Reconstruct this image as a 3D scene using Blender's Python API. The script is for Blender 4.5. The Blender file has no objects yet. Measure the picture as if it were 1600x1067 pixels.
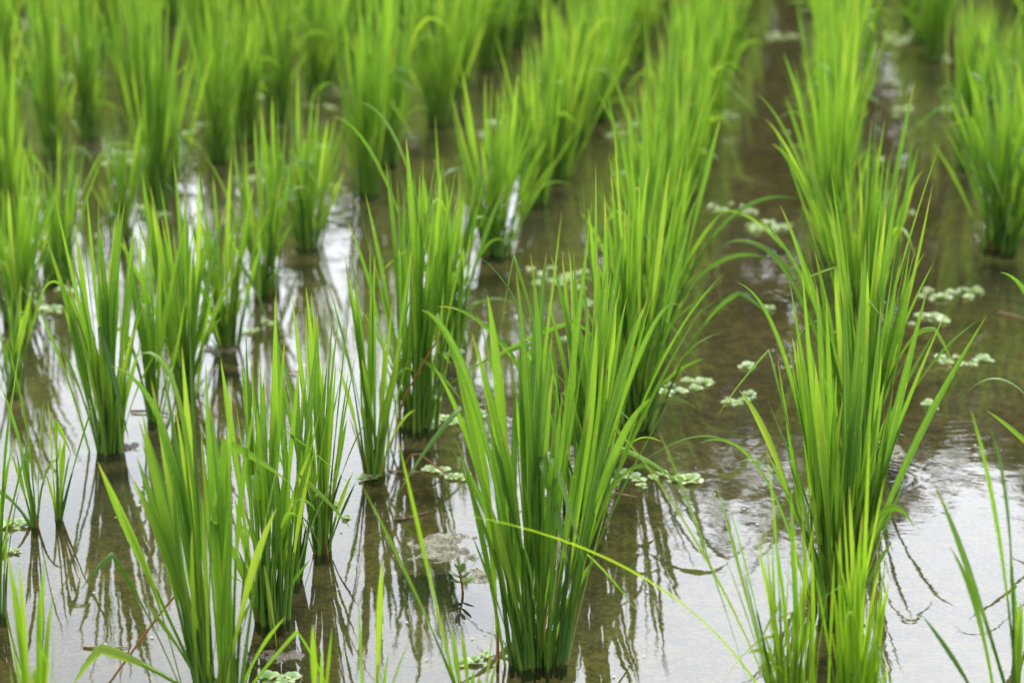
import bpy, math, random
import numpy as np
from mathutils import Vector, noise

random.seed(7)
C = bpy.context.scene.collection
S = bpy.context.scene
R = math.radians

# ------------------------------------------------------------------ camera, sky, sun, exposure
F_PX, HORIZON, CAM_H = 2900.0, -405.0, 0.788
PITCH = math.atan((533.5 - HORIZON) / F_PX)
cam_data = bpy.data.cameras.new('camera')
cam = bpy.data.objects.new('camera', cam_data); C.objects.link(cam)
cam.location = (0, 0, CAM_H)
cam.rotation_euler = (math.pi / 2 - PITCH, 0, 0)
cam_data.sensor_width = 36.0
cam_data.lens = F_PX / 1600 * 36
cam_data.clip_start = 0.02
cam_data.clip_end = 2000
cam_data.dof.use_dof = True
cam_data.dof.focus_distance = 1.80
cam_data.dof.aperture_fstop = 5.0
cam_data.dof.aperture_blades = 8
S.camera = cam

SUN_EL, SUN_AZ = 52, 14
w = bpy.data.worlds.new('World'); S.world = w; w.use_nodes = True
nt = w.node_tree; nt.nodes.clear()
out = nt.nodes.new('ShaderNodeOutputWorld'); bg = nt.nodes.new('ShaderNodeBackground')
sky = nt.nodes.new('ShaderNodeTexSky'); sky.sky_type = 'NISHITA'; sky.sun_disc = False
sky.sun_elevation = R(SUN_EL); sky.sun_rotation = R(SUN_AZ)
sky.air_density = 1.0; sky.dust_density = 4.0; sky.ozone_density = 1.0
hs = nt.nodes.new('ShaderNodeHueSaturation'); hs.inputs['Saturation'].default_value = 0.10
hs.inputs['Value'].default_value = 1.0
# broken overcast: slow cloud brightness variation over the desaturated sky
tc = nt.nodes.new('ShaderNodeTexCoord'); cn = nt.nodes.new('ShaderNodeTexNoise')
cn.inputs['Scale'].default_value = 2.6; cn.inputs['Detail'].default_value = 5
mr = nt.nodes.new('ShaderNodeMapRange'); mr.inputs['From Min'].default_value = .3; mr.inputs['From Max'].default_value = .7
mr.inputs['To Min'].default_value = .88; mr.inputs['To Max'].default_value = 1.06
mul = nt.nodes.new('ShaderNodeVectorMath'); mul.operation = 'SCALE'
# the cloud sheet is thinner and whiter low over the horizon than overhead
sz = nt.nodes.new('ShaderNodeSeparateXYZ'); nt.links.new(tc.outputs['Generated'], sz.inputs[0])
gz = nt.nodes.new('ShaderNodeMapRange'); gz.inputs['From Min'].default_value = .30; gz.inputs['From Max'].default_value = .75
gz.inputs['To Min'].default_value = 1.30; gz.inputs['To Max'].default_value = 1.08; nt.links.new(sz.outputs[2], gz.inputs['Value'])
cm = nt.nodes.new('ShaderNodeMath'); cm.operation = 'MULTIPLY'; nt.links.new(gz.outputs[0], cm.inputs[0])
nt.links.new(tc.outputs['Generated'], cn.inputs['Vector']); nt.links.new(cn.outputs['Fac'], mr.inputs['Value'])
nt.links.new(sky.outputs[0], hs.inputs['Color']); nt.links.new(hs.outputs[0], mul.inputs[0])
nt.links.new(mr.outputs[0], cm.inputs[1]); nt.links.new(cm.outputs[0], mul.inputs['Scale'])
tint = nt.nodes.new('ShaderNodeVectorMath'); tint.operation = 'MULTIPLY'; tint.inputs[1].default_value = (.95, 1.0, 1.07)
nt.links.new(mul.outputs[0], tint.inputs[0]); nt.links.new(tint.outputs[0], bg.inputs['Color']); nt.links.new(bg.outputs[0], out.inputs[0])
bg.inputs['Strength'].default_value = 0.15

sd = bpy.data.lights.new('sun', 'SUN'); sun = bpy.data.objects.new('sun', sd); C.objects.link(sun)
sd.energy = 0.8; sd.angle = R(14); sd.color = (1.0, .96, .88)
az = R(SUN_AZ)
sdir = Vector((math.sin(az) * math.cos(R(SUN_EL)), math.cos(az) * math.cos(R(SUN_EL)), math.sin(R(SUN_EL))))
sun.rotation_euler = sdir.to_track_quat('Z', 'Y').to_euler()

S.view_settings.view_transform = 'Standard'; S.view_settings.look = 'None'
S.view_settings.exposure = 1.40; S.view_settings.gamma = 1
S.cycles.max_bounces = 9; S.cycles.transparent_max_bounces = 12
S.cycles.transmission_bounces = 6; S.cycles.diffuse_bounces = 4; S.cycles.glossy_bounces = 4
S.cycles.caustics_reflective = False; S.cycles.caustics_refractive = False
S.cycles.sample_clamp_indirect = 6

# ------------------------------------------------------------------ helpers
cp, sp_ = math.cos(PITCH), math.sin(PITCH)
FWD = Vector((0, cp, -sp_)); UP = Vector((0, sp_, cp))
def ray(px, py):
    return (FWD + Vector((1, 0, 0)) * ((px - 800) / F_PX) - UP * ((py - 533.5) / F_PX))
def ground(px, py, z=0.0):
    d = ray(px, py); t = (z - CAM_H) / d.z
    return Vector((0, 0, CAM_H)) + d * t
def at_depth(px, py, Y):
    d = ray(px, py); t = Y / d.y
    return Vector((0, 0, CAM_H)) + d * t

class NT:
    """tiny node-tree writer"""
    def __init__(s, name):
        s.m = bpy.data.materials.new(name); s.m.use_nodes = True; s.t = s.m.node_tree; s.t.nodes.clear()
        s.out = s.n('OutputMaterial')
    def n(s, typ, **kw):
        nd = s.t.nodes.new('ShaderNode' + typ)
        for k, v in kw.items():
            if hasattr(nd, k) and k not in ('Color',): setattr(nd, k, v)
        return nd
    def l(s, a, b): s.t.links.new(a, b)
    def math(s, op, a, b=None, clamp=False):
        nd = s.n('Math', operation=op); nd.use_clamp = clamp
        for i, v in enumerate((a, b)):
            if v is None: continue
            if isinstance(v, (int, float)): nd.inputs[i].default_value = v
            else: s.l(v, nd.inputs[i])
        return nd.outputs[0]
    def noise(s, vec, scale, detail=3, rough=.5, dist=0):
        nd = s.n('TexNoise'); nd.inputs['Scale'].default_value = scale; nd.inputs['Detail'].default_value = detail
        nd.inputs['Roughness'].default_value = rough; nd.inputs['Distortion'].default_value = dist
        s.l(vec, nd.inputs['Vector']); return nd.outputs['Fac']
    def ramp(s, fac, stops):
        nd = s.n('ValToRGB'); cr = nd.color_ramp
        while len(cr.elements) < len(stops): cr.elements.new(.5)
        for e, (p, c) in zip(cr.elements, stops):
            e.position = p; e.color = (*c, 1) if len(c) == 3 else c
        s.l(fac, nd.inputs[0]); return nd.outputs[0]
    def mix(s, fac, a, b, blend='MIX'):
        nd = s.n('Mix'); nd.data_type = 'RGBA'; nd.blend_type = blend
        for sock, v in ((nd.inputs[0], fac), (nd.inputs[6], a), (nd.inputs[7], b)):
            if isinstance(v, (int, float)): sock.default_value = v
            elif isinstance(v, tuple): sock.default_value = (*v, 1)
            else: s.l(v, sock)
        return nd.outputs[2]
    def smooth(s, v, a, b, lo=0.0, hi=1.0):
        nd = s.n('MapRange'); nd.interpolation_type = 'SMOOTHSTEP'
        s.l(v, nd.inputs['Value'])
        for k, x in (('From Min', a), ('From Max', b), ('To Min', lo), ('To Max', hi)): nd.inputs[k].default_value = x
        return nd.outputs[0]

# ------------------------------------------------------------------ materials
def leaf_material(name, stops, transl=.42, stems=False):
    m = NT(name)
    at = m.n('Attribute'); at.attribute_name = 'tint'          # per-blade hue value
    uv = m.n('UVMap'); uv.uv_map = 'UVMap'; sx = m.n('SeparateXYZ'); m.l(uv.outputs[0], sx.inputs[0])
    u, v = sx.outputs[0], sx.outputs[1]
    base = m.ramp(at.outputs['Fac'], stops)
    # parallel veins and the pale midrib run along the blade
    cu = m.n('CombineXYZ'); m.l(m.math('MULTIPLY', u, 9), cu.inputs[0]); m.l(m.math('MULTIPLY', v, .9), cu.inputs[1])
    m.l(m.math('MULTIPLY', at.outputs['Fac'], 91), cu.inputs[2])
    veins = m.noise(cu.outputs[0], 2.2, 2)
    col = m.mix(m.math('MULTIPLY', m.smooth(veins, .35, .65), .42), base, m.mix(1.0, base, (.62, .74, .5), 'MULTIPLY'))
    mid = m.math('ABSOLUTE', m.math('SUBTRACT', u, .5))
    rib = m.smooth(mid, .03, .07, 1, 0)
    if not stems:
        col = m.mix(m.math('MULTIPLY', rib, .38), col, (.33, .46, .10))
    # yellowed tips, straw-pale flecks
    geo = m.n('NewGeometry'); ob = m.n('TexCoord')
    fl = m.noise(ob.outputs['Object'], 60, 3)
    flu = m.n('CombineXYZ'); m.l(m.math('MULTIPLY', u, 3), flu.inputs[0]); m.l(m.math('MULTIPLY', v, 22), flu.inputs[1])
    m.l(m.math('MULTIPLY', at.outputs['Fac'], 377), flu.inputs[2])
    fleck = m.smooth(m.noise(flu.outputs[0], 1.6, 2), .66, .71)
    col = m.mix(m.math('MULTIPLY', fleck, .6), col, (.42, .46, .16))
    tj = m.math('FRACT', m.math('MULTIPLY', at.outputs['Fac'], 57.3))            # how far each tip has dried
    tip = m.smooth(m.math('ADD', v, m.math('MULTIPLY', m.math('POWER', tj, 3), .10)), .94, 1.03)
    col = m.mix(m.math('MULTIPLY', tip, .5), col, (.40, .33, .10))
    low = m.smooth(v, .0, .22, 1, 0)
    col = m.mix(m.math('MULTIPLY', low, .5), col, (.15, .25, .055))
    ns = m.noise(ob.outputs['Object'], 9, 2)
    col = m.mix(m.smooth(ns, .35, .7, 0, .35), col, m.mix(1.0, col, (1.25, 1.08, .7), 'MULTIPLY'))
    bs = m.n('BsdfPrincipled'); m.l(col, bs.inputs['Base Color'])
    bs.inputs['Roughness'].default_value = .42; bs.inputs['Specular IOR Level'].default_value = .38
    tr = m.n('BsdfTranslucent'); m.l(m.mix(1.0, col, (1.25, 1.18, .62), 'MULTIPLY'), tr.inputs['Color'])
    bp = m.n('Bump'); bp.inputs['Strength'].default_value = .35; bp.inputs['Distance'].default_value = .0006
    m.l(veins, bp.inputs['Height']); m.l(bp.outputs[0], bs.inputs['Normal'])
    mx = m.n('MixShader'); mx.inputs[0].default_value = transl
    m.l(bs.outputs[0], mx.inputs[1]); m.l(tr.outputs[0], mx.inputs[2]); m.l(mx.outputs[0], m.out.inputs[0])
    return m.m

GREEN = [(0.0, (.078, .180, .036)), (.25, (.115, .255, .033)), (.55, (.168, .340, .034)), (.8, (.222, .405, .042)), (1.0, (.31, .47, .06))]
M_leaf = leaf_material('rice_leaf', GREEN, .52)
M_young = leaf_material('young_rice_leaf', [(0, (.17, .36, .02)), (.5, (.27, .47, .03)), (1, (.38, .56, .06))], .5)
M_stem = leaf_material('rice_stem', [(0, (.07, .16, .03)), (.5, (.12, .27, .03)), (1, (.20, .36, .05))], .2, True)
M_dry = leaf_material('withered_leaf', [(0, (.30, .12, .03)), (.5, (.42, .19, .05)), (1, (.45, .33, .14))], .3, True)
M_lettuce = leaf_material('water_lettuce_leaf', [(0, (.20, .34, .15)), (.5, (.36, .50, .25)), (.8, (.46, .58, .22)), (1, (.60, .66, .45))], .3, True)
M_broad = leaf_material('weed_leaf', [(0, (.06, .13, .03)), (1, (.16, .26, .05))], .3)
M_tree = leaf_material('tree_leaf', [(0, (.025, .05, .015)), (1, (.07, .11, .03))], .3)

def mud_material():
    m = NT('mud'); tc = m.n('TexCoord'); P = tc.outputs['Object']
    a = m.noise(P, 5, 6, .6); b = m.noise(P, 38, 5, .65); c = m.noise(P, 170, 4, .75)
    col = m.ramp(a, [(.3, (.095, .078, .026)), (.5, (.165, .138, .050)), (.7, (.26, .22, .10))])
    col = m.mix(m.smooth(b, .40, .58, 0, .75), col, (.034, .028, .012))
    col = m.mix(m.smooth(c, .5, .62, 0, .65), col, (.26, .225, .13))
    col = m.mix(m.smooth(c, .47, .36, 0, .6), col, (.03, .024, .010))
    g = m.noise(P, 9, 4, .6)
    col = m.mix(m.smooth(g, .52, .68, 0, .7), col, (.085, .10, .022))
    bs = m.n('BsdfPrincipled'); m.l(col, bs.inputs['Base Color']); bs.inputs['Roughness'].default_value = .9
    bp = m.n('Bump'); bp.inputs['Strength'].default_value = .8; bp.inputs['Distance'].default_value = .006
    m.l(m.math('ADD', b, m.math('MULTIPLY', c, .4)), bp.inputs['Height']); m.l(bp.outputs[0], bs.inputs['Normal'])
    m.l(bs.outputs[0], m.out.inputs[0]); return m.m

RINGS = [(1190, 575, .10, .6), (1470, 640, .12, .6), (1385, 745, .06, .7), (960, 560, .08, .4), (230, 770, .07, .5), (1330, 985, .05, .6), (845, 1060, .05, .6), (520, 870, .05, .5), (1010, 350, .15, .35), (1440, 470, .11, .5)]
def water_material():
    m = NT('paddy_water'); tc = m.n('TexCoord'); P = tc.outputs['Object']
    n1 = m.noise(P, 7, 2); n2 = m.noise(P, 45, 2)
    h = m.math('ADD', m.math('MULTIPLY', n1, .0008), m.math('MULTIPLY', n2, .00010))
    for (px, py, r, s) in RINGS:
        c = ground(px, py)
        vs = m.n('VectorMath'); vs.operation = 'DISTANCE'; m.l(P, vs.inputs[0]); vs.inputs[1].default_value = c
        d = m.math('ADD', vs.outputs['Value'], m.math('MULTIPLY', n1, .012))
        wv = m.math('SINE', m.math('MULTIPLY', d, 2 * math.pi / (.011 + .03 * r)))
        fall = m.smooth(d, .0, r * 1.25, 1, 0)
        h = m.math('ADD', h, m.math('MULTIPLY', m.math('MULTIPLY', wv, fall), .000035 * s))
    bp = m.n('Bump'); bp.inputs['Strength'].default_value = 1.0; bp.inputs['Distance'].default_value = 1.0
    m.l(h, bp.inputs['Height'])
    fr = m.n('Fresnel'); fr.inputs['IOR'].default_value = 1.57; m.l(bp.outputs[0], fr.inputs['Normal'])
    gl = m.n('BsdfGlossy'); gl.inputs['Roughness'].default_value = .015; m.l(bp.outputs[0], gl.inputs['Normal'])
    gl.inputs['Color'].default_value = (1, 1, 1, 1)
    trp = m.n('BsdfTransparent'); trp.inputs['Color'].default_value = (.82, .785, .56, 1)
    # suspended silt scatters a little light in the water itself
    silt = m.n('BsdfDiffuse'); silt.inputs['Color'].default_value = (.11, .10, .06, 1)
    body = m.n('MixShader'); m.l(m.smooth(m.noise(P, 3, 4),   .3, .75, .05, .2), body.inputs[0])
    m.l(trp.outputs[0], body.inputs[1]); m.l(silt.outputs[0], body.inputs[2])
    mx = m.n('MixShader'); m.l(fr.outputs[0], mx.inputs[0]); m.l(body.outputs[0], mx.inputs[1]); m.l(gl.outputs[0], mx.inputs[2])
    # thin drifting film of dust and pollen in broken patches
    f1 = m.noise(P, 3.1, 6, .62, .5); f2 = m.noise(P, 120, 3, .6)
    film = m.math('MULTIPLY', m.smooth(f1, .60, .68), m.smooth(f2, .46, .60), True)
    specks = m.smooth(m.noise(P, 420, 1), .80, .82)
    fm = m.math('MAXIMUM', m.math('MULTIPLY', film, .30), m.math('MULTIPLY', specks, .7))
    df = m.n('BsdfDiffuse'); df.inputs['Color'].default_value = (.26, .25, .20, 1)
    m2 = m.n('MixShader'); m.l(fm, m2.inputs[0]); m.l(mx.outputs[0], m2.inputs[1]); m.l(df.outputs[0], m2.inputs[2])
    m.l(m2.outputs[0], m.out.inputs[0]); return m.m

def simple_mat(name, c1, c2, scale, rough=.8, bump=.002):
    m = NT(name); tc = m.n('TexCoord'); P = tc.outputs['Object']
    a = m.noise(P, scale, 5, .6); b = m.noise(P, scale * 7, 3, .6)
    col = m.mix(m.smooth(m.math('ADD', m.math('MULTIPLY', a, .6), m.math('MULTIPLY', b, .4)), .38, .62), c1, c2)
    bs = m.n('BsdfPrincipled'); m.l(col, bs.inputs['Base Color']); bs.inputs['Roughness'].default_value = rough
    bp = m.n('Bump'); bp.inputs['Distance'].default_value = bump; m.l(b, bp.inputs['Height']); m.l(bp.outputs[0], bs.inputs['Normal'])
    m.l(bs.outputs[0], m.out.inputs[0]); return m.m
M_mud = mud_material(); M_water = water_material()
M_scum = simple_mat('scum', (.27, .25, .17), (.10, .095, .045), 90, .6)
M_clod = simple_mat('wet_mud', (.045, .032, .014), (.10, .075, .038), 60, .35)
M_twig = simple_mat('twig', (.06, .035, .02), (.14, .10, .06), 90)
M_straw = simple_mat('straw', (.40, .30, .15), (.24, .15, .07), 90)
M_bark = simple_mat('bark', (.05, .04, .03), (.11, .09, .07), 30)
M_petal = simple_mat('foam_fleck', (.62, .62, .55), (.48, .50, .40), 200)

class MB:
    """collects ribbons and tubes; build() links them as one mesh object"""
    def __init__(s): s.v = []; s.f = []; s.uv = []; s.t = []
    def ribbon(s, pts, widths, side0, tint, fold=.18, twist=0.0, v0=0.0):
        n = len(pts); b = len(s.v); side = side0.copy()
        for i, p in enumerate(pts):
            tan = (pts[min(i + 1, n - 1)] - pts[max(i - 1, 0)]).normalized()
            side = (side - tan * side.dot(tan)).normalized()
            nrm = side.cross(tan)
            k = i / (n - 1); a = twist * k
            sd_ = side * math.cos(a) + nrm * math.sin(a); nn = sd_.cross(tan)
            wd = widths[i] * .5
            s.v += [p - sd_ * wd + nn * wd * fold, p - nn * wd * fold, p + sd_ * wd + nn * wd * fold]
            vv = v0 + (1 - v0) * k
            s.uv += [(0, vv), (.5, vv), (1, vv)]; s.t += [tint] * 3
            if i:
                q = b + 3 * i
                s.f += [(q - 3, q - 2, q + 1, q), (q - 2, q - 1, q + 2, q + 1)]
    def tube(s, pts, radii, tint, sides=5, cap=True):
        n = len(pts); b = len(s.v); ref = Vector((1, .3, .1)).normalized()
        for i, p in enumerate(pts):
            tan = (pts[min(i + 1, n - 1)] - pts[max(i - 1, 0)]).normalized()
            a = (ref - tan * ref.dot(tan)).normalized(); c = tan.cross(a)
            for j in range(sides):
                th = 2 * math.pi * j / sides
                s.v.append(p + (a * math.cos(th) + c * math.sin(th)) * radii[i])
                s.uv.append((j / sides, i / (n - 1) * .8)); s.t.append(tint)
            if i:
                q = b + sides * i
                for j in range(sides):
                    k = (j + 1) % sides
                    s.f.append((q - sides + j, q - sides + k, q + k, q + j))
        if cap: s.f.append(tuple(b + sides * (n - 1) + j for j in range(sides)))
    def build(s, name, mat, parent=None, origin=Vector((0, 0, 0))):
        me = bpy.data.meshes.new(name)
        me.from_pydata([(p - origin)[:] for p in s.v], [], s.f)
        uvl = me.uv_layers.new(name='UVMap')
        li = np.zeros(len(me.loops), dtype=np.int32); me.loops.foreach_get('vertex_index', li)
        uvl.data.foreach_set('uv', np.array(s.uv, dtype=np.float32)[li].ravel())
        at = me.attributes.new('tint', 'FLOAT', 'POINT'); at.data.foreach_set('value', np.array(s.t, dtype=np.float32))
        me.polygons.foreach_set('use_smooth', np.ones(len(me.polygons), dtype=bool))
        me.materials.append(mat); me.update()
        o = bpy.data.objects.new(name, me); C.objects.link(o)
        if parent: o.parent = parent
        else: o.location = origin
        return o
def tag(o, label=None, cat=None, group=None, kind=None):
    if label: o['label'] = label
    if cat: o['category'] = cat
    if group: o['group'] = group
    if kind: o['kind'] = kind
    return o
def empty(name, loc):
    o = bpy.data.objects.new(name, None); C.objects.link(o); o.location = loc; o.empty_display_size = .02; return o

# ------------------------------------------------------------------ ground, water
def warp(n, near, far):
    k = np.linspace(-1, 1, n); return np.sign(k) * (near * np.abs(k) + (far - near) * np.abs(k) ** 9)
def ground_sheet():
    nx, ny = 260, 300
    xs = warp(nx, 3.2, 600); ys = warp(ny, 4.2, 600) + 3.6
    v = []
    for y in ys:
        for x in xs:
            p = Vector((x, y, 0)); far = max(abs(x) - 22, y - 11.0, -y - 22)
            z = -.034 + .016 * noise.noise(p * 4) + .007 * noise.noise(p * 17) + .004 * noise.noise(p * 41)
            if far > 0: z += min(far, 1.2) * .28 + .02 * noise.noise(p * 1.3)
            v.append((x, y, z))
    f = [(j * nx + i, j * nx + i + 1, (j + 1) * nx + i + 1, (j + 1) * nx + i) for j in range(ny - 1) for i in range(nx - 1)]
    me = bpy.data.meshes.new('ground'); me.from_pydata(v, [], f); me.materials.append(M_mud)
    me.polygons.foreach_set('use_smooth', np.ones(len(f), dtype=bool))
    o = bpy.data.objects.new('ground', me); C.objects.link(o); tag(o, 'brown silty mud bottom of the flooded paddy', None, None, 'structure')
ground_sheet()
me = bpy.data.meshes.new('water'); a = 24
me.from_pydata([(-a, -a, 0), (a, -a, 0), (a, 12.6, 0), (-a, 12.6, 0)], [], [(0, 1, 2, 3)]); me.materials.append(M_water)
o = bpy.data.objects.new('water', me); C.objects.link(o); tag(o, 'shallow still paddy water reflecting the white sky', None, None, 'structure')

# ------------------------------------------------------------------ rice
def bez(p0, c, p1, n, pull=0.0):
    out_ = []
    for i in range(n):
        t = i / (n - 1)
        out_.append(p0 * (1 - t) ** 2 + c * 2 * t * (1 - t) + p1 * t * t)
    return out_
def blade_width(t, wmax, st):
    if t < st: return .0028 + (wmax * .62 - .0028) * (t / st) ** 3 if st > 0 else wmax
    k = (t - st) / (1 - st)
    return wmax * (.62 + .38 * math.sin(min(k / .38, 1) * math.pi / 2)) * (1 - max(0, (k - .38) / .62) ** 1.7) + .0002

def rice(px, py, top, xl, xr, n, label, group=None, tips=(), young=False, dry=0, hue=0.0, seed=None, wide=1.0, base_r=None, segs=None, name='rice_plant', tmin=.32, curl=.0):
    rnd = random.Random(seed if seed is not None else int(px * 31 + py * 17))
    g = ground(px, py); Y = g.y; PLACED.append((px, py))
    scale = F_PX / (g.y * cp + CAM_H * sp_)
    segs = segs or (15 if py > 420 else (10 if py > 230 else 8))
    H = at_depth(px, top, Y).z
    XL = at_depth(xl, (py + top) / 2, Y).x; XR = at_depth(xr, (py + top) / 2, Y).x
    half = max((XR - XL) / 2, .02); cx = (XL + XR) / 2
    br = (base_r or (.010 + .00042 * n + half * .06)) * .78
    root = empty(name, (g.x, g.y, 0))
    L, ST, D = MB(), MB(), MB()
    specs = []
    for tp in tips:                                   # blades seen one by one in the photograph
        x, y = tp[0], tp[1]; dz = tp[4] if len(tp) > 4 else rnd.uniform(-.25, .25) * half
        T = at_depth(x, y, Y + dz)
        Cc = None
        if len(tp) > 2 and tp[2] is not None:
            Cc = at_depth(tp[2], tp[3], Y + dz * .5)
        specs.append((T, Cc, .98))
    n = int(n * (1.5 if py > 560 else 1.6)); m = max(n - len(tips), 0)
    for i in range(m):
        a = rnd.uniform(0, 2 * math.pi); r = math.sqrt(rnd.random())
        ex, ey = math.cos(a) * r, math.sin(a) * r
        hh = H * (1 - .28 * r * r) * (rnd.uniform(.93, 1.15) if rnd.random() < .24 else rnd.uniform(tmin, .95) ** .9)
        if rnd.random() < .12: hh *= .62
        k = (hh / H) ** .8
        T = Vector((g.x + (cx - g.x) * k + half * (1.0 * ex * (.35 + .65 * k) + rnd.gauss(0, .26)), Y + half * (.95 * ey * (.35 + .65 * k) + rnd.gauss(0, .2)), hh))
        Cc = None
        if rnd.random() < .04 + curl:                 # a leaf that arches right over
            out_ = Vector((ex, ey, 0)); out_ = out_.normalized() if out_.length > .05 else Vector((1, 0, 0))
            apex = hh * rnd.uniform(.75, .95)
            T = Vector((g.x, Y, 0)) + out_ * half * rnd.uniform(1.1, 1.75) + Vector((0, 0, apex * rnd.uniform(.62, .92)))
            Cc = Vector((g.x, Y, 0)) + out_ * half * rnd.uniform(.35, .6) + Vector((0, 0, apex * 1.15))
        specs.append((T, Cc, 1))
    for i, (T, Cc, ws) in enumerate(specs):
        off = Vector((T.x - g.x, T.y - Y, 0))
        o2 = off.normalized() if off.length > 1e-4 else Vector((1, 0, 0))
        a = rnd.uniform(0, 2 * math.pi); rr = br * math.sqrt(rnd.random())
        B = Vector((g.x, Y, -.012)) + o2 * br * rnd.uniform(0, .8) * min(1, off.length / half) + Vector((math.cos(a), math.sin(a), 0)) * rr * .55
        ln = (T - B).length
        if i >= len(specs) - dry:                      # withered leaves stay low on the plant
            T = B.lerp(T, .45) + Vector((off.x, off.y, 0)) * .2; Cc = None; ln = (T - B).length
        if Cc is None:
            f = rnd.uniform(.45, .6)
            Cc = B + (T - B) * f + Vector((0, 0, 1)) * off.length * rnd.uniform(.08, .34) - o2 * off.length * rnd.uniform(.02, .16)
            Cc += Vector((rnd.uniform(-1, 1), rnd.uniform(-1, 1), 0)) * ln * .035
        sg = segs + (4 if off.length > half * 1.1 and segs > 8 else 0)
        pts = bez(B, Cc, T, sg)
        # lateral wobble so no two blades share the same clean curve
        wb = rnd.uniform(-1, 1) * ln * .012; wd2 = Vector((rnd.uniform(-1, 1), rnd.uniform(-1, 1), 0))
        pts = [p + wd2 * wb * math.sin(k / (sg - 1) * math.pi * 1.6) * (k / (sg - 1)) for k, p in enumerate(pts)]
        if rnd.random() < .07 and hasattr(pts[0], 'x'):      # a leaf snapped or folded over part way up
            k0 = int(sg * rnd.uniform(.5, .8)); dd = (o2 * rnd.uniform(.5, 1) + Vector((rnd.gauss(0, .4), rnd.gauss(0, .4), -rnd.uniform(.1, 1.1)))).normalized()
            for k in range(k0 + 1, sg): pts[k] = pts[k - 1] + dd * (ln / sg) * .8 - Vector((0, 0, .0012)) * (k - k0)
        st = min(.5, rnd.uniform(.07, .19) / ln)
        wmax = wide * ws * rnd.triangular(.0024, .0094, .0050) * min(1.0, .55 + ln * 1.4)
        ang = rnd.gauss(0, .75)
        tdir = Vector((-o2.y, o2.x, 0)); side = tdir * math.cos(ang) + o2 * math.sin(ang)
        if rnd.random() < .45:                         # many blades show their face to the low camera
            side = (Vector((1, 0, 0)) + Vector((0, rnd.gauss(0, .5), 0))).normalized() * rnd.choice((-1, 1))
        tint = min(1, max(0, rnd.gauss(.49 + hue, .28)))
        if rnd.random() < .05: tint = min(1, tint + .3)
        isdry = i >= len(specs) - dry
        tgt = D if isdry else L
        if isdry: wmax *= .22
        tgt.ribbon(pts, [blade_width(k / (sg - 1), wmax, st) for k in range(sg)], side, tint, rnd.uniform(.10, .34), rnd.gauss(0, .55))
        if py > 380 and rnd.random() < .18 and not isdry:  # old straw-brown sheath left at the foot
            q = [B.lerp(Cc, u * .22) + Vector((rnd.uniform(-1, 1), rnd.uniform(-1, 1), 0)) * .0015 for u in (0, .25, .5, .75, 1)]
            D.tube(q, [.0019, .0018, .0015, .0011, .0004], rnd.random(), 5, False)
        if i % 2 == 0 and not isdry:                   # leaf sheath (tiller) wrapping the lower run
            ns = 6; q = bez(B, Cc, T, 25)[:int(25 * st * .8) + 2]
            q = [q[int(j * (len(q) - 1) / (ns - 1))] for j in range(ns)]
            rr0 = rnd.uniform(.0016, .0027)
            ST.tube(q, [rr0 * (1.15 - .8 * j / (ns - 1)) for j in range(ns)], tint, 5, False)
    O = Vector((g.x, g.y, 0))
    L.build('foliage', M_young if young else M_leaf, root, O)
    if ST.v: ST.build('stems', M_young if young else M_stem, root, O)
    if D.v: tag(D.build('withered_foliage', M_dry, root, O), 'thin orange withered leaves and straw-brown sheaths')
    tag(root, label, 'rice plant', group)
    return root

PLACED = []
GR = 'rice plants set out in rows in the flooded paddy'
# --- near and sharp plants: base x, base y, top y, left x, right x, blades, label, own leaves (tip x, tip y, bend x, bend y)
rice(835, 1035, 400, 705, 985, 52, 'tall full bright green rice plant rising from the water at bottom centre', GR, wide=1.18, dry=2, seed=3, base_r=.034, tips=[
    (667, 550, 752, 610), (680, 573, 738, 650), (759, 459, 792, 640), (740, 485, 790, 600), (826, 395, 852, 560), (663, 483, 742, 500),
    (706, 700, 762, 800), (700, 545, 765, 640), (906, 560, 880, 700), (862, 520, 840, 700), (1000, 610, 955, 690), (1130, 425, 985, 560), (1063, 478, 1008, 425), (1098, 480, 960, 690),
    (896, 480, 905, 600), (935, 500, 925, 700), (1027, 618, 930, 680), (797, 440, 800, 640), (845, 610, 838, 780), (990, 540, 945, 640), (955, 410, 915, 600), (1050, 620, 940, 800, -.03)])
rice(924, 790, 350, 815, 1010, 46, 'rice plant close behind the bottom centre one with its leaves tangled into it', GR, seed=5, wide=1.1, hue=-.03, tips=[
    (757, 312, 842, 430), (745, 399, 828, 440), (680, 480, 800, 470), (985, 330, 940, 520), (882, 318, 905, 500), (1006, 481, 960, 600), (840, 500, 880, 520), (1032, 745, 985, 690), (930, 260, 930, 500), (1150, 693, 1060, 640)])
rice(984, 668, 250, 890, 1090, 58, 'dense bushy rice plant third from the front in the central row', GR, seed=8, dry=1, tips=[
    (1210, 460, 1110, 410), (1132, 438, 1065, 470), (1120, 470, 1040, 510), (1100, 560, 1030, 580), (1090, 640, 1030, 590), (960, 205, 975, 420), (1050, 260, 1020, 450), (1130, 520, 1050, 530), (940, 280, 950, 480)])
rice(1012, 540, 170, 930, 1120, 50, 'rice plant fourth from the front in the central row with a leaf arching right', GR, tips=[
    (1247, 311, 1110, 280), (1195, 403, 1095, 370), (1130, 330, 1060, 400), (1085, 250, 1050, 400), (905, 330, 960, 400)])
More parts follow.
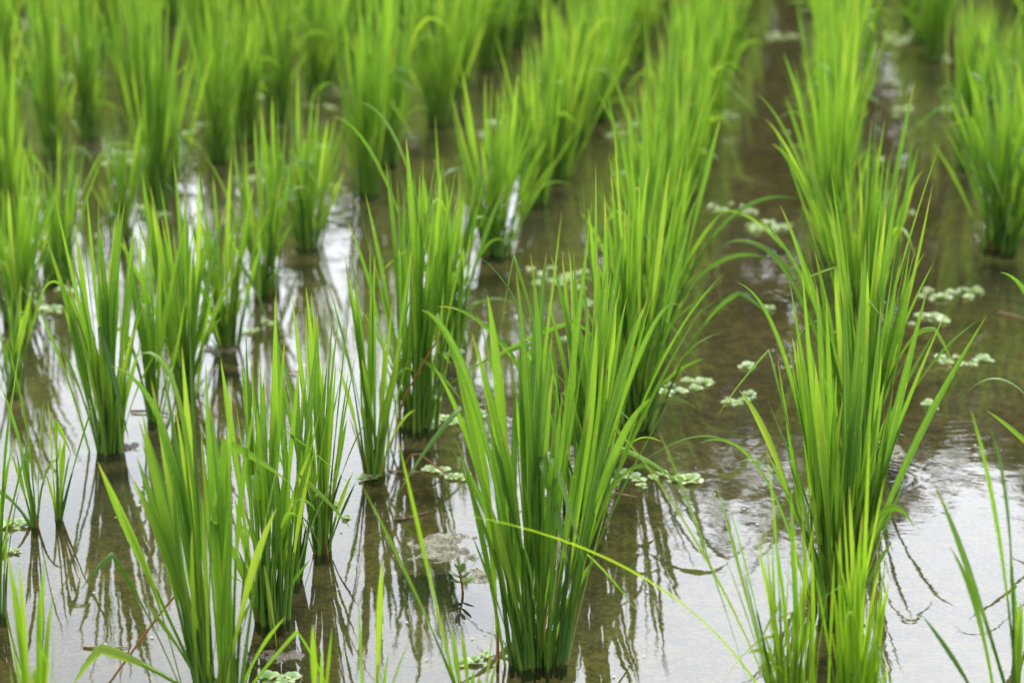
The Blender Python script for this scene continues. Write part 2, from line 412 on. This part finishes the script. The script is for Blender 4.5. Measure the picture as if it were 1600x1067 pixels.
rice(1310, 962, 450, 1205, 1415, 62, 'tall rice plant with a cluster of dark green blades at right', GR, seed=12, wide=1.2, dry=2, base_r=.03, hue=-.04, tips=[
    (1150, 442, 1250, 480), (1160, 470, 1232, 560), (1251, 417, 1268, 620), (1277, 445, 1290, 600), (1152, 610, 1225, 690), (1096, 693, 1195, 640), (1150, 725, 1215, 670), (1538, 493, 1420, 680), (1476, 491, 1402, 640),
    (1424, 697, 1388, 600), (1320, 440, 1325, 650), (1352, 485, 1345, 700), (1372, 520, 1365, 700), (1232, 540, 1262, 700), (1395, 605, 1375, 760), (1417, 750, 1385, 800), (1290, 470, 1300, 700), (1215, 560, 1250, 760)])
rice(1345, 735, 290, 1235, 1450, 60, 'leafy rice plant directly behind the tall one at right', GR, seed=14, tips=[
    (1457, 289, 1420, 480), (1469, 218, 1400, 420), (1445, 395, 1390, 480), (1186, 340, 1270, 400), (1215, 320, 1270, 430), (1165, 380, 1250, 370), (1530, 500, 1430, 560), (1270, 390, 1300, 500), (1320, 330, 1330, 500), (1375, 330, 1360, 500)])
rice(1350, 545, 150, 1230, 1440, 56, 'rice plant third from the front in the right row with leaves swept left', GR, tips=[
    (1108, 331, 1215, 305), (1135, 380, 1215, 345), (1180, 146, 1270, 220), (1206, 225, 1270, 260), (1424, 184, 1370, 330), (1190, 184, 1260, 240), (1440, 265, 1390, 330)])
rice(585, 742, 385, 512, 655, 26, 'thin sparse rice plant with orange dry stems left of the central row', GR, seed=21, dry=6, hue=.03, base_r=.022, tips=[
    (515, 447, 560, 600), (549, 388, 568, 560), (581, 372, 578, 560), (612, 470, 600, 600), (527, 570, 560, 660), (650, 640, 615, 650)])
rice(647, 665, 250, 572, 740, 56, 'dense rice plant behind the thin one with orange stems', GR, seed=22, dry=2, tips=[
    (605, 250, 625, 440), (635, 215, 650, 400), (565, 360, 610, 470), (543, 345, 605, 480), (690, 265, 680, 420), (720, 290, 700, 440), (742, 330, 700, 450)])
rice(702, 545, 225, 635, 785, 50, 'rice plant hidden low behind the dense one left of centre', GR, tips=[
    (520, 183, 600, 190), (560, 160, 650, 170), (680, 180, 690, 350)])
rice(502, 860, 465, 425, 575, 32, 'slender rice plant with reddish low stems between two fuller ones at left', GR, seed=31, dry=1, hue=.02, wide=1.05, base_r=.02, tips=[
    (458, 460, 478, 640), (480, 480, 488, 640), (520, 480, 505, 640), (560, 545, 525, 690), (580, 650, 535, 700)])
rice(415, 968, 540, 325, 505, 34, 'full rice plant standing behind flat wet mud at lower left', GR, seed=32, wide=1.15, hue=.04, base_r=.028, tips=[
    (433, 455, 428, 700), (385, 520, 392, 700), (480, 640, 460, 760), (345, 560, 370, 730), (470, 560, 450, 720), (500, 640, 470, 780)])
rice(335, 1095, 590, 195, 440, 34, 'large softly blurred rice plant at lower left, nearest the camera there', GR, seed=33, wide=1.3, base_r=.034, tips=[
    (206, 560, 315, 470), (176, 571, 300, 590), (152, 720, 225, 880), (572, 880, 440, 1000), (295, 480, 305, 700), (314, 655, 320, 800), (225, 640, 260, 820), (143, 815, 215, 910), (90, 1000, 210, 1010), (365, 590, 355, 800), (425, 620, 380, 800), (350, 560, 350, 760)])
rice(172, 702, 310, 82, 232, 42, 'upright rice plant standing alone in bright water at left', GR, seed=41, wide=1.1, base_r=.024, tips=[
    (74, 370, 125, 520), (135, 300, 150, 480), (85, 300, 120, 470), (210, 380, 195, 520), (160, 370, 165, 500), (85, 520, 130, 600), (205, 600, 185, 640), (245, 545, 200, 620)])
rice(292, 612, 275, 205, 358, 38, 'slim rice plant second from the front in the second row left of centre', GR, seed=42, base_r=.02, tips=[
    (318, 290, 300, 450), (210, 410, 260, 520), (255, 340, 278, 480), (270, 560, 280, 580), (172, 355, 245, 460)])
rice(352, 540, 270, 290, 415, 34, 'low loose rice plant third from the front in the second row left of centre', GR, seed=43, base_r=.02, hue=.08)
rice(415, 458, 165, 352, 480, 38, 'rice plant with dark base against white reflections, fourth in the second row left of centre', GR, seed=44, tips=[(350, 125, 385, 300), (320, 240, 375, 330), (455, 230, 440, 330)])
rice(478, 384, 130, 420, 545, 38, 'rice plant fifth from the front in the second row left of centre', GR, seed=45)
rice(187, 366, 165, 130, 240, 30, 'blurred rice plant between white reflections in the third row left', GR, seed=46)
rice(266, 288, 60, 208, 335, 36, 'tall blurred rice plant with a dark base beyond white reflections at upper left', GR, seed=47)
rice(20, 610, 420, -30, 80, 14, 'few thin rice shoots low at the left edge above the paired shoots', GR, seed=48)
rice(772, 397, 130, 695, 870, 52, 'rice plant with a dark base in brown water, seventh in the row left of centre', GR, seed=51, tips=[
    (702, 140, 740, 280), (893, 290, 830, 255), (720, 100, 750, 260), (855, 200, 820, 300)])
rice(57, 822, 600, 10, 100, 7, 'pair of thin young rice shoots at the left edge', GR, seed=61, base_r=.006, wide=1.1, tips=[(0, 600, 40, 690), (10, 525, 50, 660), (-30, 760, 20, 760)])
rice(90, 812, 620, 70, 130, 6, 'tiny three-leaved rice shoot beside the pair at the left edge', GR, seed=62, base_r=.005, wide=1.1, tips=[(80, 590, 90, 700), (72, 625, 85, 720), (150, 610, 110, 740)])
rice(-20, 960, 600, -110, 50, 26, 'rice plant cut by the left edge with bent blades', GR, seed=63, tips=[(40, 480, 0, 700), (20, 610, 0, 760), (60, 640, 10, 800)])
rice(28, 500, 235, -25, 92, 36, 'drooping rice plant low at the left edge behind the lone upright one', GR, seed=64, curl=.12)
rice(88, 440, 200, 45, 150, 32, 'softly blurred rice plant behind the drooping one near the left edge', GR, seed=65)
rice(15, 360, 90, -40, 75, 32, 'blurred tall rice plant cut by the left edge in the middle distance', GR, seed=66)
rice(612, 232, 60, 570, 650, 24, 'small blurred rice plant between two rows above centre, left of the arching tips', GR, seed=67)
rice(455, 905, 500, 420, 540, 16, 'thin ragged rice tuft squeezed between two fuller plants at lower left', GR, seed=91, base_r=.014)
rice(238, 655, 300, 185, 300, 16, 'thin ragged rice tuft between the lone upright plant and the slim one', GR, seed=92, base_r=.012)
# blurred foreground fringe along the lower edge
rice(60, 1215, 880, 0, 110, 20, 'pale blurred rice plant at the bottom left corner', GR, young=True, seed=71, wide=.9, tips=[(10, 860, 40, 1000), (85, 960, 80, 1060), (55, 925, 60, 1040)])
rice(745, 1150, 990, 700, 790, 9, 'blurred rice shoot with two long leaves leaning left at bottom centre', GR, young=True, seed=72, base_r=.01, wide=1.0, tips=[
    (563, 752, 665, 940), (622, 690, 675, 920), (768, 960, 765, 1060), (705, 975, 715, 1060)])
rice(578, 1190, 900, 545, 610, 7, 'small blurred rice shoot with orange tips at the bottom edge', GR, young=True, seed=73, base_r=.006, dry=3, tips=[(598, 875, 590, 1000), (558, 935, 566, 1050), (640, 1000, 600, 1080)])
rice(495, 1190, 985, 475, 530, 6, 'tiny blurred rice shoot with broad blades at the bottom edge', GR, young=True, seed=74, base_r=.005, wide=1.1, tips=[(488, 975, 492, 1060), (519, 980, 508, 1060)])
rice(1245, 1150, 780, 1160, 1290, 38, 'yellow green blurred rice plant fanning left at lower right', GR, young=True, seed=75, wide=.72, base_r=.03, tips=[
    (950, 655, 1130, 860), (1028, 670, 1110, 850), (1197, 705, 1225, 880), (1118, 755, 1160, 900), (1140, 790, 1175, 900), (700, 800, 1120, 865), (1130, 860, 1180, 980), (1235, 760, 1240, 900), (1185, 835, 1205, 940)])
rice(1335, 1160, 760, 1290, 1400, 34, 'upright blurred yellow green rice plant at bottom right below the tall one', GR, young=True, seed=76, base_r=.024, wide=.8, tips=[
    (1360, 640, 1350, 860), (1330, 760, 1335, 900), (1385, 920, 1365, 1020), (1300, 980, 1315, 1060)])
rice(1600, 1180, 900, 1560, 1690, 16, 'rice plant with long thin blades cut by the lower right edge', GR, seed=77, wide=1.0, tips=[
    (1458, 752, 1535, 920), (1480, 850, 1550, 960), (1515, 635, 1575, 800), (1578, 870, 1590, 980), (1545, 670, 1600, 780), (1440, 960, 1520, 1060)], dry=1)
rice(1720, 800, 420, 1620, 1800, 36, 'rice plant just off the right edge with leaves reaching in', GR, seed=78, tips=[(1513, 612, 1600, 520), (1540, 640, 1620, 690), (1560, 425, 1640, 430)])
rice(1655, 400, 120, 1570, 1740, 40, 'dense rice plant crowding the large one at the right edge', GR, seed=82)
rice(1545, 165, -40, 1478, 1605, 38, 'blurred dense rice plant at upper right behind the large edge plants', GR, seed=84)
rice(1590, 245, 10, 1520, 1670, 38, 'blurred rice plant squeezed between the edge plants at upper right', GR, seed=85)
rice(1612, 320, 20, 1530, 1700, 42, 'tall rice plant rising behind the large one at the right edge', GR, seed=83)
rice(1565, 388, 75, 1468, 1665, 66, 'large rice plant with a dark base at the right edge', GR, seed=81, tips=[
    (1463, 62, 1515, 130), (1510, 260, 1570, 270), (1515, 305, 1570, 330), (1540, 335, 1590, 330)])

# --- blurred plants filling the rows towards the far side: row slope to the vanishing point, (y, y, ...) of the bases
ORD = ['', 'first', 'second', 'third', 'fourth', 'fifth', 'sixth', 'seventh', 'eighth', 'ninth', 'tenth', 'eleventh', 'twelfth', 'thirteenth', 'fourteenth', 'fifteenth', 'sixteenth', 'seventeenth', 'eighteenth', 'nineteenth', 'twentieth']
VPX = 1290
def ys(y0, y1, step):
    k = 1 / (y0 - HORIZON); outl = []
    while True:
        y = 1 / k + HORIZON
        if y < y1: return outl
        outl.append(y); k += step
rows = [  # slope, start y, end y, step, first index, row phrase, mean height m
    (0.32, 440, -70, 0.8e-4, 5, 'the central row', .34),
    (0.62, 318, -70, 0.8e-4, 8, 'the row just left of the central one', .33),
    (1.035, 300, -70, 0.88e-4, 6, 'the second row left of the central one', .36),
    (1.44, 330, -70, 0.86e-4, 6, 'the third row left of the central one', .36),
    (1.88, 330, -70, 0.88e-4, 1, 'the fourth row left of the central one', .37),
    (2.33, 205, -70, 0.9e-4, 1, 'the fifth row left of the central one', .36),
    (2.80, 120, -70, 0.98e-4, 1, 'the sixth row left of the central one', .33),
    (3.28, 60, -70, 0.98e-4, 1, 'the seventh row left of the central one', .33),
    (3.78, 10, -70, 0.98e-4, 1, 'the eighth row left of the central one', .33),
    (-.035, 400, -70, 0.8e-4, 4, 'the row right of the central one', .35),
    (-.33, 262, -70, 1.25e-4, 6, 'the second row right of the central one', .33),
    (-.74, 110, -70, 1.1e-4, 1, 'the third row right of the central one', .33)]
rnd = random.Random(99); FIXED = list(PLACED)
for (sl, y0, y1, step, i0, phrase, hm) in rows:
    for j, y in enumerate(ys(y0, y1, step)):
        y = y + rnd.uniform(-.06, .06) * (y - HORIZON) * .12
        sc = (y - HORIZON) * cp / CAM_H
        x = VPX - sl * (y - HORIZON) + rnd.uniform(-.02, .02) * sc
        if x < -110 or x > 1720: continue
        if any(abs(x - u) < 34 and abs(y - q) < 22 for u, q in FIXED): continue
        if sl < -.2 and sl > -.5 and 100 < y < 240: continue          # open water in front of the right edge
        h = hm * rnd.uniform(.86, 1.14) ; wd = rnd.uniform(.06, .10)
        topy = y - h * sc * cp * (1 + h / CAM_H * .28)
        look = rnd.choice(['bushy', 'full', 'leafy', 'upright', 'loose'])
        rice(x, y, topy, x - wd * sc, x + wd * sc, int(rnd.uniform(36, 58)), 'blurred %s rice plant, %s back in %s' % (look, ORD[min(20, i0 + j)], phrase), GR, hue=.06, wide=1.0)

# ------------------------------------------------------------------ floating water lettuce
def rosette(c, r, n, rnd, label, group):
    root_c = Vector((c.x, c.y, .001)); L = MB(); a0 = rnd.random() * 6.28
    for i in range(n):
        a = a0 + i * 2.4 + rnd.uniform(-.2, .2); d = Vector((math.cos(a), math.sin(a), 0))
        ln = r * rnd.uniform(.75, 1.1) * (1 - .35 * i / n); lift = rnd.uniform(.12, .35) + .8 * i / n
        pts = []; ws = []
        for k in range(7):
            t = k / 6; pts.append(root_c + d * ln * t * math.cos(lift) + Vector((0, 0, ln * math.sin(lift) * t - ln * .22 * t * t)))
            ws.append(ln * (.16 + .78 * math.sin(min(1, t * 1.05) ** 1.3 * math.pi * .62)) * (1 if k < 6 else .55))
        L.ribbon(pts, ws, Vector((-d.y, d.x, 0)), min(1, max(0, rnd.gauss(.55, .25))), .16, 0, .25)
    o = L.build('water_lettuce', M_lettuce, None, root_c); tag(o, label, 'water lettuce', group); return o
patches = [(1075, 608, 84, 26, 'right of the central row, the larger of two rafts there'), (1155, 627, 46, 20, 'just right of the larger raft in open water'), (1483, 460, 88, 16, 'on brown water at the right, farthest of three rafts'),
    (1448, 502, 60, 18, 'on brown water at the right, middle of three rafts'), (1506, 568, 84, 18, 'on brown water at the right, nearest of three rafts'), (702, 657, 84, 26, 'right of the dense plant left of centre'),
    (695, 742, 54, 20, 'in dark water left of the bottom centre plant'), (975, 748, 74, 26, 'at the foot of the plant behind the bottom centre one'), (1050, 752, 66, 24, 'in white water right of the bottom centre plant'),
    (872, 432, 80, 44, 'left of the central row beside a dark reflection'), (402, 514, 56, 24, 'behind the low loose plant at left'), (75, 472, 56, 40, 'at the left edge behind the lone upright plant'),
    (706, 556, 32, 12, 'a small one left of the arching leaves'), (676, 622, 34, 16, 'beside the orange stems'), (1142, 326, 60, 16, 'under the arching leaf at upper right of centre'), (1205, 352, 70, 20, 'left of the right row in brown water'),
    (25, 815, 34, 16, 'at the left edge beside the thin shoots'), (12, 855, 32, 18, 'at the left edge below the thin shoots'), (738, 1028, 58, 24, 'at the foot of the bottom centre plant'), (1500, 170, 44, 12, 'in the far water near the right edge'),
    (1225, 58, 52, 10, 'in the far water left of the right row'), (1412, 62, 52, 16, 'in the far water right of the right row'), (1465, 90, 40, 12, 'by the far plant at upper right'), (965, 206, 40, 18, 'between the far plants above centre'),
    (1128, 182, 40, 12, 'right of the far central row'), (1410, 176, 30, 16, 'alone in the far brown water at right'), (440, 1061, 50, 14, 'at the bottom edge left of centre'), (580, 748, 34, 8, 'at the foot of the thin plant with orange stems'),
    (30, 400, 40, 30, 'at the left edge among blurred plants'), (205, 250, 50, 30, 'in the white water at upper left'), (330, 190, 60, 30, 'between blurred plants at upper left'), (530, 800, 30, 22, 'right of the slender plant with reddish stems'),
    (235, 335, 50, 20, 'among white reflections at left'), (470, 255, 40, 20, 'behind the plant with a dark base at left'), (690, 160, 60, 16, 'left of the far central rows'), (500, 160, 50, 20, 'near the top left of centre'), (120, 120, 60, 20, 'near the upper left corner'), (420, 50, 70, 20, 'at the top edge left of centre')]
rnd = random.Random(5)
for (px, py, wpx, hpx, where) in patches:
    sc = (py - HORIZON) * cp / CAM_H; n = max(2, int(wpx / sc / .0092))
    if hpx > 30: n = int(n * 1.5)
    for i in range(n):
        x = px + wpx * ((i + .5) / n - .5) * 1.05 + rnd.uniform(-4, 4); y = py + rnd.uniform(-.5, .5) * hpx
        rosette(ground(x, y), rnd.uniform(.007, .0165), rnd.randint(6, 9), rnd, 'pale green water lettuce floating ' + where, 'water lettuce raft ' + where)

for i in range(14):
    y = rnd.uniform(60, 720); k = rnd.choice((.13, .47, -.17)) + rnd.uniform(-.07, .07); x = VPX - k * (y - HORIZON)
    rosette(ground(x, y), rnd.uniform(.009, .016), rnd.randint(5, 8), rnd, 'single small water lettuce adrift in the brown channels beside the central row', 'stray water lettuce in the brown channels')
for i in range(26):                                   # strays between the far left rows
    y = rnd.uniform(20, 330); k = rnd.choice((.83, 1.24, 1.66, 2.1, 2.55)); x = VPX - (k + rnd.uniform(-.08, .08)) * (y - HORIZON)
    if x < 0: continue
    rosette(ground(x, y), rnd.uniform(.014, .024), rnd.randint(6, 9), rnd, 'stray water lettuce adrift between the blurred rows at upper left', 'stray water lettuce between the far left rows')

# ------------------------------------------------------------------ scum, clods, twigs, small weed
def crust(name, px, py, wpx, hpx, mat, label, cat, height=.004, rough=1.0, seed=0):
    c = ground(px, py); sc = (py - HORIZON) * cp / CAM_H
    a = ground(px, py - hpx / 2); b = ground(px, py + hpx / 2)
    rx, ry = wpx / sc / 2, abs(a.y - b.y) / 2; n = 60; v = []
    for j in range(n):
        for i in range(n):
            u, q = i / (n - 1) * 2 - 1, j / (n - 1) * 2 - 1
            p = Vector((u * rx * 1.25, q * ry * 1.25, 0)); w_ = Vector((p.x * 30 + seed, p.y * 30, seed))
            r = math.hypot(u, q) * 1.25 + .4 * noise.noise(w_) * rough
            z = height * (1 - r * r) * 1.5 - .02 * max(0, max(abs(u), abs(q)) - .75) + height * 1.9 * noise.noise(w_ * 3.5) + height * 1.1 * noise.noise(w_ * 11)
            v.append((p.x, p.y, max(z, -.02)))
    f = [(j * n + i, j * n + i + 1, (j + 1) * n + i + 1, (j + 1) * n + i) for j in range(n - 1) for i in range(n - 1)]
    me = bpy.data.meshes.new(name); me.from_pydata(v, [], f); me.materials.append(mat)
    me.polygons.foreach_set('use_smooth', np.ones(len(f), dtype=bool))
    o = bpy.data.objects.new(name, me); C.objects.link(o); o.location = (c.x, c.y, -.0008); tag(o, label, cat); return o
crust('algae_scum', 688, 856, 120, 46, M_scum, 'pale crusty algae scum floating left of the bottom centre plant', 'algae scum', .0022, 1.2, 3)
crust('algae_scum', 752, 898, 60, 30, M_scum, 'small scum patch floating behind the little broad-leaved weed', 'algae scum', .0016, 1.2, 8)
crust('algae_scum', 1392, 700, 46, 34, M_scum, 'foamy scum beside the tall plant at right', 'algae scum', .0016, 1.3, 23)
crust('mud_clod', 428, 1024, 100, 26, M_clod, 'flat wet brown mud barely breaking the surface at lower left', 'mud clod', .0012, .8, 31)
crust('mud_clod', 190, 700, 60, 18, M_clod, 'low mud clod at the foot of the lone upright plant', 'mud clod', .002, .8, 37)
crust('mud_clod', 345, 548, 60, 18, M_clod, 'low mud clod at the foot of the low loose plant', 'mud clod', .002, .8, 41)

def twig(pts_px, r, mat, name, label, cat):
    P = [ground(x, y, z) for (x, y, z) in pts_px]; b = MB(); pts = []
    for i in range(len(P) - 1):
        for k in range(4): pts.append(P[i].lerp(P[i + 1], k / 4) + Vector((random.uniform(-1, 1), random.uniform(-1, 1), 0)) * r * .5)
    pts.append(P[-1]); n = len(pts)
    b.tube(pts, [r * (1 - .6 * i / n) for i in range(n)], .5, 6)
    o = b.build(name, mat, None, P[0]); tag(o, label, cat); return o
twig([(205, 642, .002), (240, 642, .003), (275, 650, .002)], .0016, M_twig, 'twig', 'dark twig lying on white water left of the slim plant', 'twig')
twig([(618, 812, .001), (640, 810, .002), (668, 800, .001)], .0022, M_twig, 'twig', 'short dark twig floating left of the bottom centre plant', 'twig')
twig([(608, 735, .001), (640, 738, .003), (668, 736, .001)], .0010, M_straw, 'straw', 'pale straw lying near the thin plant with orange stems', 'straw')
twig([(130, 1010, .001), (165, 1012, .002), (200, 1010, .001)], .0013, M_straw, 'straw', 'pale straw floating beside the large blurred plant at lower left', 'straw')
twig([(1560, 488, .001), (1585, 494, .002), (1610, 500, .001)], .0016, M_straw, 'straw', 'straw floating on brown water at the right edge', 'straw')
twig([(945, 770, .001), (970, 772, .003), (995, 776, .001)], .0011, M_straw, 'straw', 'pale straw at the water lettuce behind the bottom centre plant', 'straw')
# bent orange dry stem rising from the water
def dry_stem(pxs, Y, label):
    b = MB(); P = [at_depth(x, y, Y) for x, y in pxs]; pts = []
    for i in range(len(P) - 1):
        for k in range(5): pts.append(P[i].lerp(P[i + 1], k / 5))
    pts.append(P[-1]); b.tube(pts, [.0011] * (len(pts) - 1) + [.0005], .3, 5)
    o = b.build('dry_stem', M_dry, None, P[0]); tag(o, label, 'dry stem')
dry_stem([(636, 746), (632, 730), (640, 712), (655, 709), (680, 728), (712, 750)], ground(640, 742).y, 'bent orange dry stem standing in dark water left of the bottom centre plant')
dry_stem([(610, 700), (632, 620), (660, 570), (692, 518)], ground(612, 700).y, 'long straight orange stem leaning right across the dense plant')
dry_stem([(165, 1075), (205, 1020), (245, 965), (290, 910)], ground(165, 1085).y, 'orange dry stem leaning beside the large blurred plant at lower left')

# little broad-leaved weed with its reflection
g0 = ground(724, 926); wr = empty('water_weed', g0)
b = MB(); stem = [g0 + Vector((0, 0, -.01)), g0 + Vector((-.001, 0, .008)), g0 + Vector((-.003, 0, .018)), g0 + Vector((-.004, 0, .027))]
b.tube(stem, [.0013, .0012, .0010, .0007], .3, 6); b.build('stem', M_dry, wr, g0)
rnd = random.Random(2)
b = MB()
for (h, ax, ay, ln, up) in [(.010, 1, .2, .016, .7), (.011, -1, -.1, .013, .5), (.016, .8, -.3, .016, .9), (.016, -.9, .3, .015, .6), (.021, .4, .3, .013, 1.2), (.023, -.6, -.2, .012, 1.6), (.026, -.05, 0, .013, 4)]:
    d = Vector((ax, ay, up)).normalized(); p = g0 + Vector((-.003 * h / .02, 0, h))
    pts = [p + d * ln * t - Vector((0, 0, ln * .18 * t * t)) for t in [0, .15, .35, .55, .75, .9, 1]]
    b.ribbon(pts, [.0015, .005, .0075, .008, .0065, .0036, .0004], Vector((-d.y, d.x, .2)).normalized(), rnd.random(), .2)
b.build('leaf', M_broad, wr, g0); tag(wr, 'little broad-leaved weed standing in white water left of the bottom centre plant', 'water weed')

# scattered tiny flecks nobody could count
b = MB(); rnd = random.Random(44)
for i in range(650):
    y = rnd.uniform(-50, 1060); x = rnd.uniform(-50, 1650)
    if noise.noise(Vector((x / 130, y / 60, 3))) < .12: continue
    c = ground(x, y) + Vector((0, 0, .0012)); r = rnd.uniform(.0006, .0022) * (1 + (y < 350) * .8); a = rnd.random() * 6.28
    d = Vector((math.cos(a), math.sin(a), 0)); b.ribbon([c - d * r, c - d * r * .3 + Vector((0, 0, .0004)), c + d * r * .5, c + d * r], [r * .5, r * 1.5, r * 1.3, r * .3], Vector((-d.y, d.x, 0)), rnd.random(), .05)
tag(b.build('floating_flecks', M_petal), 'scattered pale flecks of duckweed and foam on the water', 'duckweed', None, 'stuff')

# ------------------------------------------------------------------ trees beyond the paddy (seen mirrored in the water)
def tree(x, y, h, rad, leaves, label, seed, low=.15):
    rnd = random.Random(seed); root = empty('tree', (x, y, .2)); O = Vector((x, y, .2))
    b = MB(); pts = [O + Vector((rnd.uniform(-.1, .1) * k, rnd.uniform(-.1, .1) * k, h * .8 * k / 6 - .1)) for k in range(7)]
    b.tube(pts, [.12 * (1 - .12 * k) for k in range(7)], .5, 8)
    for i in range(9):
        p = pts[rnd.randint(2, 5)]; a = rnd.random() * 6.28; q = p + Vector((math.cos(a) * rad * .7, math.sin(a) * rad * .7, rnd.uniform(.2, .9)))
        b.tube([p, p.lerp(q, .5) + Vector((0, 0, .12)), q], [.05, .03, .015], .5, 5)
    b.build('trunk', M_bark, root, O)
    c = MB(); cl = []
    for i in range(46):
        a = rnd.random() * 6.28; z = h * (low + (1 - low) * rnd.random()); rr = rad * math.sqrt(rnd.random()) * (1.1 - .55 * abs(z / h - .5))
        cl.append((O + Vector((math.cos(a) * rr, math.sin(a) * rr, z)), rnd.uniform(.22, .48)))
    for i in range(leaves):
        p, r = rnd.choice(cl); d = Vector((rnd.gauss(0, 1), rnd.gauss(0, 1), rnd.gauss(0, .8))); p = p + d * r * .55
        e = Vector((rnd.gauss(0, 1), rnd.gauss(0, 1), rnd.gauss(-.3, .7))).normalized(); s_ = rnd.uniform(.12, .24)
        c.ribbon([p, p + e * s_ * .5, p + e * s_], [.01, s_ * .55, .01], e.orthogonal().normalized(), rnd.random(), .15)
    c.build('crown', M_tree, root, O); tag(root, label, 'tree', 'trees beyond the paddy')
spots = [(-5.2, 15, 2.2), (-3.9, 14.5, 2.7), (-2.6, 15.2, 2.2), (-1.5, 14.6, 2.8), (-.4, 15.4, 2.6), (.75, 14.4, 4.9), (1.3, 15.6, 5.0), (1.9, 14.4, 4.7), (2.7, 15.3, 5.4), (3.5, 14.3, 4.8), (4.4, 15.2, 5.5), (5.3, 14.6, 4.9), (6.5, 15, 5), (-7, 15, 3)]
for i, (x, y, h) in enumerate(spots):
    tree(x, y, h, 1.0 + .1 * (i % 3), int(1100 * h), low=.02, seed=300 + i, label='%s leafy tree on the far bank, %s from the left' % ('tall' if h > 4 else 'low', ORD[sorted(s[0] for s in spots).index(x) + 1]))
